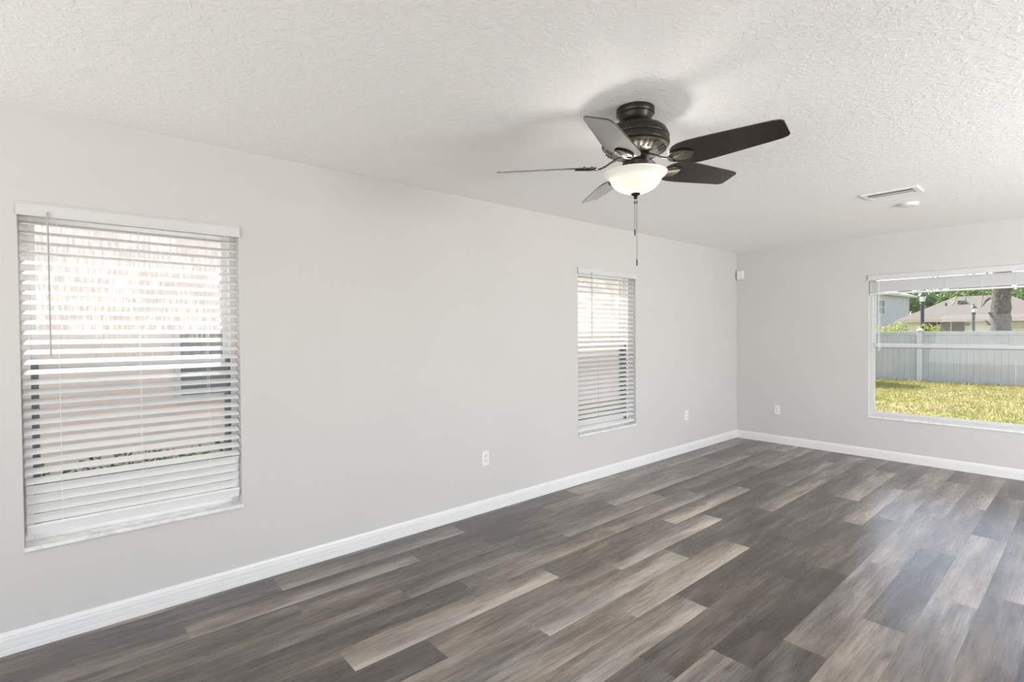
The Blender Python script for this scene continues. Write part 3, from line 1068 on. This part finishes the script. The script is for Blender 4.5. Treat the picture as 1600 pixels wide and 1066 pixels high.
gb = MB()
for k in range(26000):
    if k % 6 == 0:
        x, y = rng.uniform(-4.15, -3.0), rng.uniform(-1.5, 9.0)
        h = rng.uniform(0.05, 0.17)
    else:
        y = 8.0 + 13.8 * rng.random() ** 0.8
        c0 = 3.17 - 0.245 * y - 0.5
        x = rng.uniform(c0, c0 + 0.19 * y + 1.4)
        h = rng.uniform(0.03, 0.085)
    if y > 20.9 and rng.random() < 0.5:
        h *= 1.8
    z = ground_z(x, y)
    a = rng.uniform(0, PI)
    w = rng.uniform(0.006, 0.016)
    lx, ly = rng.uniform(-1, 1) * h * 0.7, rng.uniform(-1, 1) * h * 0.7
    gb.add([(x - w * math.cos(a), y - w * math.sin(a), z), (x + w * math.cos(a), y + w * math.sin(a), z), (x + lx, y + ly, z + h)], [(0, 1, 2)])
tag(gb.build('grass', 'grass_blade', recalc=False), 'patchy short grass blades over the sunlit lawn', 'grass', kind='stuff')

FY = 22.0
fence = empty('vinyl_fence', (0.0, FY, ground_z(0, FY)), 'tall pale vinyl fence closing off the back of the lawn', 'fence')
ZF = 1.345
posts = [-8.2, -5.78, -3.35, -0.90, 4.0, 6.45]
for q in posts:
    po = MB().box(q - 0.075, q + 0.075, FY - 0.09, FY + 0.06, -0.5, ZF + 0.02).build('post', 'vinyl_post', fence, bevel=0.008)
    MB().lathe([(0.10, ZF + 0.02), (0.10, ZF + 0.04), (0.085, ZF + 0.065), (0.05, ZF + 0.095), (0.01, ZF + 0.105)], q, FY - 0.015, 20).build('post_cap', 'vinyl_post', po)
edges = sorted(posts + [1.45])
for a, b_ in zip(edges[:-1], edges[1:]):
    a2, b2 = (a + 0.075 if a in posts else a + 0.002), (b_ - 0.075 if b_ in posts else b_ - 0.002)
    pn = MB()
    x = a2
    while x < b2 - 1e-3:
        x2 = min(x + 0.163, b2)
        pn.box(x, x2 - 0.004, FY - 0.016, FY + 0.016, -0.5, ZF - 0.11)
        x = x2
    pnl = pn.build('panel', 'vinyl_fence', fence)
    MB().box(a2, b2, FY - 0.03, FY + 0.03, ZF - 0.125, ZF).build('top_rail', 'vinyl_fence', pnl, bevel=0.006)


# ------------------------------------------------------------------ outside: trees and shrubs
def leaves(b, c, rx, ry, rz, n, size, rnd, shell=0.55):
    for _ in range(n):
        while True:
            p = Vector((rnd.uniform(-1, 1), rnd.uniform(-1, 1), rnd.uniform(-1, 1)))
            if shell < p.length <= 1:
                break
        q = Vector((c[0] + p.x * rx, c[1] + p.y * ry, c[2] + p.z * rz))
        d1 = Vector((rnd.gauss(0, 1), rnd.gauss(0, 1), rnd.gauss(0, 1))).normalized()
        d2 = d1.cross(Vector((rnd.gauss(0, 1), rnd.gauss(0, 1), rnd.gauss(0, 1)))).normalized()
        s = size * rnd.uniform(0.6, 1.4)
        b.add([q - d1 * s, q + d2 * s * 0.5, q + d1 * s, q - d2 * s * 0.5], [(0, 1, 2, 3)])


def tree(x, y, zt, r, mat, label, seed, n=1500, size=0.28, zc=None, name='leafy_tree', cat='tree', group='trees beyond the fence'):
    rnd = random.Random(seed)
    gz = ground_z(x, y)
    root = empty(name, (x, y, gz), label, cat, group)
    tk = MB()
    tk.tube([(x, y, gz - 0.1), (x + 0.1, y, gz + (zt - gz) * 0.35), (x, y + 0.1, gz + (zt - gz) * 0.7)], [0.24, 0.18, 0.08], 8)
    for k in range(4):
        a = k * PI / 2 + rnd.random()
        zz = gz + (zt - gz) * (0.4 + 0.1 * k)
        tk.tube([(x, y, zz), (x + r * 0.5 * math.cos(a), y + r * 0.5 * math.sin(a), zz + 0.8)], [0.09, 0.03], 6)
    tk.build('trunk', 'palm_bark', root)
    cr = MB()
    zc0 = zt - r * 0.8 if zc is None else zc
    for k in range(7):
        a = 2 * PI * k / 7 + rnd.random()
        rr2 = r * rnd.uniform(0.4, 0.6)
        d = r * rnd.uniform(0.35, 0.6) if k else 0
        leaves(cr, (x + d * math.cos(a), y + d * math.sin(a), zc0 + r * rnd.uniform(-0.45, 0.4)), rr2, rr2, rr2 * 0.75, n // 7, size, rnd)
    cr.build('crown', mat, root, recalc=False)
    return root


def shrub(x, y, zt, r, mat, label, seed, n, size, name='shrub', group=None):
    rnd = random.Random(seed)
    gz = ground_z(x, y)
    root = empty(name, (x, y, gz), label, 'shrub', group)
    st = MB()
    for k in range(6):
        a = k * PI / 3
        st.tube([(x + 0.03 * math.cos(a), y + 0.03 * math.sin(a), gz - 0.05), (x + r * 0.5 * math.cos(a), y + r * 0.4 * math.sin(a), gz + (zt - gz) * 0.7)], [0.03, 0.012], 6)
    st.build('stem', 'palm_bark', root)
    cr = MB()
    for k in range(6):
        a = 2 * PI * k / 6 + rnd.random()
        d = r * 0.45
        leaves(cr, (x + d * math.cos(a), y + d * math.sin(a), gz + (zt - gz) * rnd.uniform(0.5, 0.68)), r * 0.55, r * 0.55, (zt - gz) * 0.36, n // 6, size, rnd, 0.3)
    cr.build('foliage', mat, root, recalc=False)
    return root


shrub(-2.35, 24.6, 1.72, 0.75, 'leaf_yellow', 'bright yellow-green shrub poking over the fence left of the tall lamp post', 11, 1500, 0.07)
shrub(-1.15, 25.0, 1.70, 0.55, 'leaf_yellow', 'smaller green shrub over the fence right of the tall lamp post', 12, 800, 0.06)
shrub(-3.75, 19.7, 3.0, 1.45, 'leaf_dark', 'large dark bush at the fence just outside the left window edge', 13, 5000, 0.13)

tree(-12.8, 72, 6.9, 3.2, 'leaf_green', 'light green tree between the grey house and the tall lamp post', 21, n=2600)
tree(-10.0, 82, 6.9, 3.4, 'leaf_dark', 'darker green tree behind the tall lamp post', 22, n=2400)
tree(-5.6, 66, 6.7, 3.3, 'leaf_green', 'green tree behind the left slope of the tan roof', 23, n=2400)
tree(-3.6, 77, 6.9, 3.4, 'leaf_green', 'green tree behind the ridge of the tan roof', 24, n=2200)
tree(1.5, 66, 7.0, 3.4, 'leaf_green', 'green tree right of the palm trunk behind the tan roof', 25, n=2200)


# palm just behind the fence
def palm():
    rnd = random.Random(5)
    x, y = 0.93, 23.6
    gz = ground_z(x, y)
    root = empty('palm_tree', (x, y, gz), 'thick rough palm trunk standing behind the fence before the tan roof', 'palm tree')
    tk = MB()
    pts, rs = [], []
    for k in range(26):
        z = gz - 0.1 + k * 0.2
        pts.append((x + 0.012 * (z - gz), y, z))
        rs.append(0.285 + (0.03 if k % 2 else 0.0) - 0.004 * k)
    tk.tube(pts, rs, 14)
    tk.build('trunk', 'palm_bark', root)
    for k in range(10):
        sb_ = MB()
        z = gz + 1.9 + 0.28 * k
        a = rnd.uniform(0, 2 * PI) if k else PI * 1.02
        d = Vector((math.cos(a), math.sin(a), 0))
        p0 = Vector((x, y, z)) + d * 0.24
        if k == 2:
            d = Vector((-1, -0.1, 0)).normalized()
            p0 = Vector((x - 0.24, y, 2.48))
            sb_.tube([p0, p0 + d * 0.1 + Vector((0, 0, -0.1)), p0 + d * 0.2 + Vector((0, 0, -0.3))], [0.05, 0.04, 0.01], 6)
        else:
            sb_.tube([p0, p0 + d * 0.1 + Vector((0, 0, 0.16))], [0.05, 0.03], 6)
        sb_.build('frond_stub', 'palm_bark', root)
    top = Vector((x + 0.06, y, gz + 4.9))
    for k in range(16):
        a = 2 * PI * k / 16 + rnd.uniform(-0.15, 0.15)
        d = Vector((math.cos(a), math.sin(a), 0))
        lift = rnd.uniform(-0.2, 1.0)
        fr = MB()
        ctrl = []
        ln = rnd.uniform(1.7, 2.3)
        for i in range(9):
            t = i / 8
            ctrl.append(top + d * ln * t + Vector((0, 0, lift * t * 1.2 - 2.3 * t * t)))
        fr.tube(ctrl, [0.03 - 0.0027 * i for i in range(9)], 5)
        sd_ = Vector((-d.y, d.x, 0))
        for i in range(2, 9):
            for sgn in (-1, 1):
                for q in range(3):
                    p0 = ctrl[i - 1].lerp(ctrl[i], q / 3)
                    tip = p0 + sd_ * sgn * 0.42 * (1.1 - 0.6 * i / 8) + d * 0.18 + Vector((0, 0, -0.30))
                    w = d * 0.018
                    fr.add([p0 - w, p0 + w, tip], [(0, 1, 2)])
        fr.build('frond', 'leaf_palm', root, recalc=False)


palm()


# ------------------------------------------------------------------ outside: lamp posts
def lamp_post(x, y, zt, label, seedless, wide):
    gz = ground_z(x, y)
    root = empty('lamp_post', (x, y, gz), label, 'lamp post', 'lamp posts beyond the fence')
    hz = zt - 0.46 * wide
    MB().lathe([(0.11 * wide, gz - 0.05), (0.11 * wide, gz + 0.4), (0.06 * wide, gz + 0.5), (0.055 * wide, hz - 0.08), (0.09 * wide, hz - 0.04), (0.07 * wide, hz)], x, y, 16).build('pole', 'lamp_black', root)
    MB().lathe([(0.065 * wide, hz), (0.105 * wide, hz + 0.22 * wide)], x, y, 8).build('lantern_glass', 'lamp_glass', root)
    MB().lathe([(0.075 * wide, hz - 0.005), (0.085 * wide, hz + 0.03 * wide), (0.078 * wide, hz + 0.035 * wide)], x, y, 8).build('lantern_base', 'lamp_black', root)
    MB().lathe([(0.145 * wide, hz + 0.22 * wide), (0.150 * wide, hz + 0.24 * wide), (0.09 * wide, hz + 0.31 * wide), (0.03 * wide, hz + 0.36 * wide), (0.02 * wide, hz + 0.40 * wide), (0.032 * wide, hz + 0.43 * wide), (0.005, hz + 0.46 * wide)],
               x, y, 16).build('lantern_cap', 'lamp_black', root)
    cg = MB()
    for k in range(4):
        a = PI / 4 + k * PI / 2
        cg.tube([(x + 0.068 * wide * math.cos(a), y + 0.068 * wide * math.sin(a), hz), (x + 0.108 * wide * math.cos(a), y + 0.108 * wide * math.sin(a), hz + 0.225 * wide)], 0.007, 5)
    cg.build('lantern_cage', 'lamp_black', root)


lamp_post(-1.57, 26.0, 3.02, 'tall dark lamp post whose head meets the raised blind', 0, 1.15)
lamp_post(-0.765, 32.0, 2.62, 'black lantern lamp post standing before the tan roofed house', 0, 1.0)

# ------------------------------------------------------------------ outside: tan-roofed house
hs = empty('house', (-2.0, 46, -0.4), 'white single-storey house with tan shingle hip roof', 'house')
b = MB().box(-5.0, 1.6, 40.5, 52.0, -0.5, 2.02).build('wall', 'stucco_white', hs)
rf = MB()
ez, rz, ry = 2.02, 3.66, 46.2
e = [(-5.45, 40, ez), (2.0, 40, ez), (2.0, 52.4, ez), (-5.45, 52.4, ez)]
eb_ = [(q[0], q[1], ez - 0.14) for q in e]
rd = [(-3.45, ry, rz), (-0.85, ry, rz)]
rf.add(e + eb_ + rd, [(0, 1, 9, 8), (1, 2, 9), (2, 3, 8, 9), (3, 0, 8), (7, 6, 5, 4), (0, 4, 5, 1), (1, 5, 6, 2), (2, 6, 7, 3), (3, 7, 4, 0)])
roof = rf.build('roof', 'shingle_tan', hs)
MB().box(-5.47, 2.02, 39.96, 40.0, ez - 0.16, ez + 0.01).build('fascia', 'fascia', roof)
MB().box(-3.0, -2.62, 43.8, 44.3, 3.05, 3.27).build('roof_vent', 'lamp_black', roof)
MB().lathe([(0.05, 2.85), (0.05, 3.15)], -3.55, 43.6, 10).build('vent_pipe', 'lamp_black', roof)
MB().box(-4.1, -2.17, 40.44, 40.5, 0.3, 1.90).build('porch_screen', 'porch_dark', hs)
pf = MB()
for q in (-4.12, -3.5, -2.85, -2.2):
    pf.box(q, q + 0.05, 40.41, 40.44, 0.3, 1.90)
pf.build('porch_frame', 'fascia', hs)
wn_ = MB().box(-0.2, 0.36, 40.46, 40.5, 1.0, 1.83).build('window', 'window_tan', hs)
MB().box(-0.24, 0.40, 40.43, 40.46, 1.36, 1.41).box(-0.24, -0.2, 40.43, 40.5, 1.0, 1.86).box(0.36, 0.40, 40.43, 40.5, 1.0, 1.86).build('window_frame', 'stucco_white', wn_)
for q in (-2.07, -0.42):
    MB().box(q - 0.1, q + 0.1, 40.38, 40.5, 1.64, 1.72).build('wall_light', 'lamp_black', hs)

# two-storey grey house at the left
gh = empty('house', (-11.5, 55, -0.4), 'pale grey two-storey house behind the yellow-green shrub', 'house')
P0, P1 = Vector((-9.55, 50.0, 0)), Vector((-8.75, 60.0, 0))
P0 = P1 + (P0 - P1) * 1.35
b = MB()
ze = 4.62
q = [P0, P1, P1 + Vector((-9, 1.0, 0)), P0 + Vector((-9, 1.0, 0))]
b.add([(p.x, p.y, -0.5) for p in q] + [(p.x, p.y, ze) for p in q], [(0, 1, 5, 4), (1, 2, 6, 5), (2, 3, 7, 6), (3, 0, 4, 7), (4, 5, 6, 7), (3, 2, 1, 0)])
b.build('wall', 'stucco_grey', gh)
d = (P1 - P0).normalized()
nrm = Vector((d.y, -d.x, 0))
b = MB()
cen = (q[0] + q[1] + q[2] + q[3]) / 4
oq = [p + (p - cen).normalized() * 0.55 for p in q]
b.add([(p.x, p.y, ze) for p in oq] + [(p.x, p.y, ze - 0.18) for p in oq] + [(cen.x, cen.y, ze + 1.9)],
      [(0, 1, 8), (1, 2, 8), (2, 3, 8), (3, 0, 8), (0, 4, 5, 1), (1, 5, 6, 2), (2, 6, 7, 3), (3, 7, 4, 0), (7, 6, 5, 4)])
b.build('roof', 'shingle_grey', gh)


def on_face(t0, t1, z0, z1, off0, off1):
    vs = []
    for z in (z0, z1):
        for o in (off0, off1):
            for t in (t0, t1):
                p = P0 + d * t + nrm * o
                vs.append((p.x, p.y, z))
    return vs


def face_box(b, *a):
    return b.add(on_face(*a), [(0, 2, 3, 1), (4, 5, 7, 6), (0, 1, 5, 4), (2, 6, 7, 3), (0, 4, 6, 2), (1, 3, 7, 5)])


flen = (P1 - P0).length
for t in (0.42,):
    w_ = face_box(MB(), flen * t, flen * t + 1.5, 2.75, 3.95, -0.02, 0.02).build('window', 'window_grey', gh)
    fb = MB()
    for (a0, a1, z0, z1) in ((-0.08, 0, 2.7, 4.0), (1.5, 1.58, 2.7, 4.0), (0.72, 0.80, 2.75, 3.95), (0, 1.5, 3.33, 3.40), (-0.08, 1.58, 2.68, 2.75), (-0.08, 1.58, 3.95, 4.02)):
        face_box(fb, flen * t + a0, flen * t + a1, z0, z1, -0.02, 0.05)
    fb.build('window_frame', 'stucco_white', w_)

# ------------------------------------------------------------------ outside: neighbour house along the side yard
nh = empty('house', (-8.5, 3.5, -0.3), 'pink-beige stucco house seen through the slats of the side windows', 'house')
NX = -4.9
MB().box(NX - 7.0, NX, -7.0, 13.0, -0.5, 6.55).build('wall', 'stucco_pink', nh)
b = MB()
e = [(NX + 0.45, -7.5, 6.55), (NX + 0.45, 13.5, 6.55), (NX - 7.5, 13.5, 6.55), (NX - 7.5, -7.5, 6.55)]
b.add(e + [(q[0], q[1], 6.38) for q in e] + [(NX - 3.5, -3.5, 8.3), (NX - 3.5, 9.5, 8.3)],
      [(0, 1, 9, 8), (1, 2, 9), (2, 3, 8, 9), (3, 0, 8), (7, 6, 5, 4), (0, 4, 5, 1), (1, 5, 6, 2), (2, 6, 7, 3), (3, 7, 4, 0)])
b.build('roof', 'shingle_tan', nh)
for (y0, y1, z0, z1) in ((1.13, 2.35, 0.60, 1.42), (6.2, 7.4, 0.6, 1.9)):
    w_ = MB().box(NX - 0.02, NX + 0.015, y0, y1, z0, z1).build('window', 'window_grey', nh)
    fb = MB()
    fb.box(NX, NX + 0.05, y0 - 0.07, y0, z0 - 0.07, z1 + 0.07).box(NX, NX + 0.05, y1, y1 + 0.07, z0 - 0.07, z1 + 0.07)
    fb.box(NX, NX + 0.05, y0, y1, z0 - 0.07, z0).box(NX, NX + 0.05, y0, y1, z1, z1 + 0.07).box(NX, NX + 0.04, y0, y1, (z0 + z1) / 2 - 0.02, (z0 + z1) / 2 + 0.02)
    fb.build('window_frame', 'stucco_white', w_)

# low ground cover along the neighbour's wall
rnd = random.Random(9)
o = MB()
for (yy, hh) in ((-0.6, 0.30), (0.55, 0.26), (1.7, 0.34), (2.7, 0.28), (5.0, 0.3), (6.4, 0.26), (8.0, 0.3)):
    x = NX + 0.35
    gz = ground_z(x, yy)
    leaves(o, (x, yy, gz + hh * 0.45), 0.26, 0.6, hh * 0.55, 260, 0.035, rnd, 0.2)
tag(o.build('undergrowth', 'leaf_dark', origin=(NX + 0.35, 2.0, -0.26), recalc=False), 'low green undergrowth along the foot of the pink-beige house', 'undergrowth', kind='stuff')
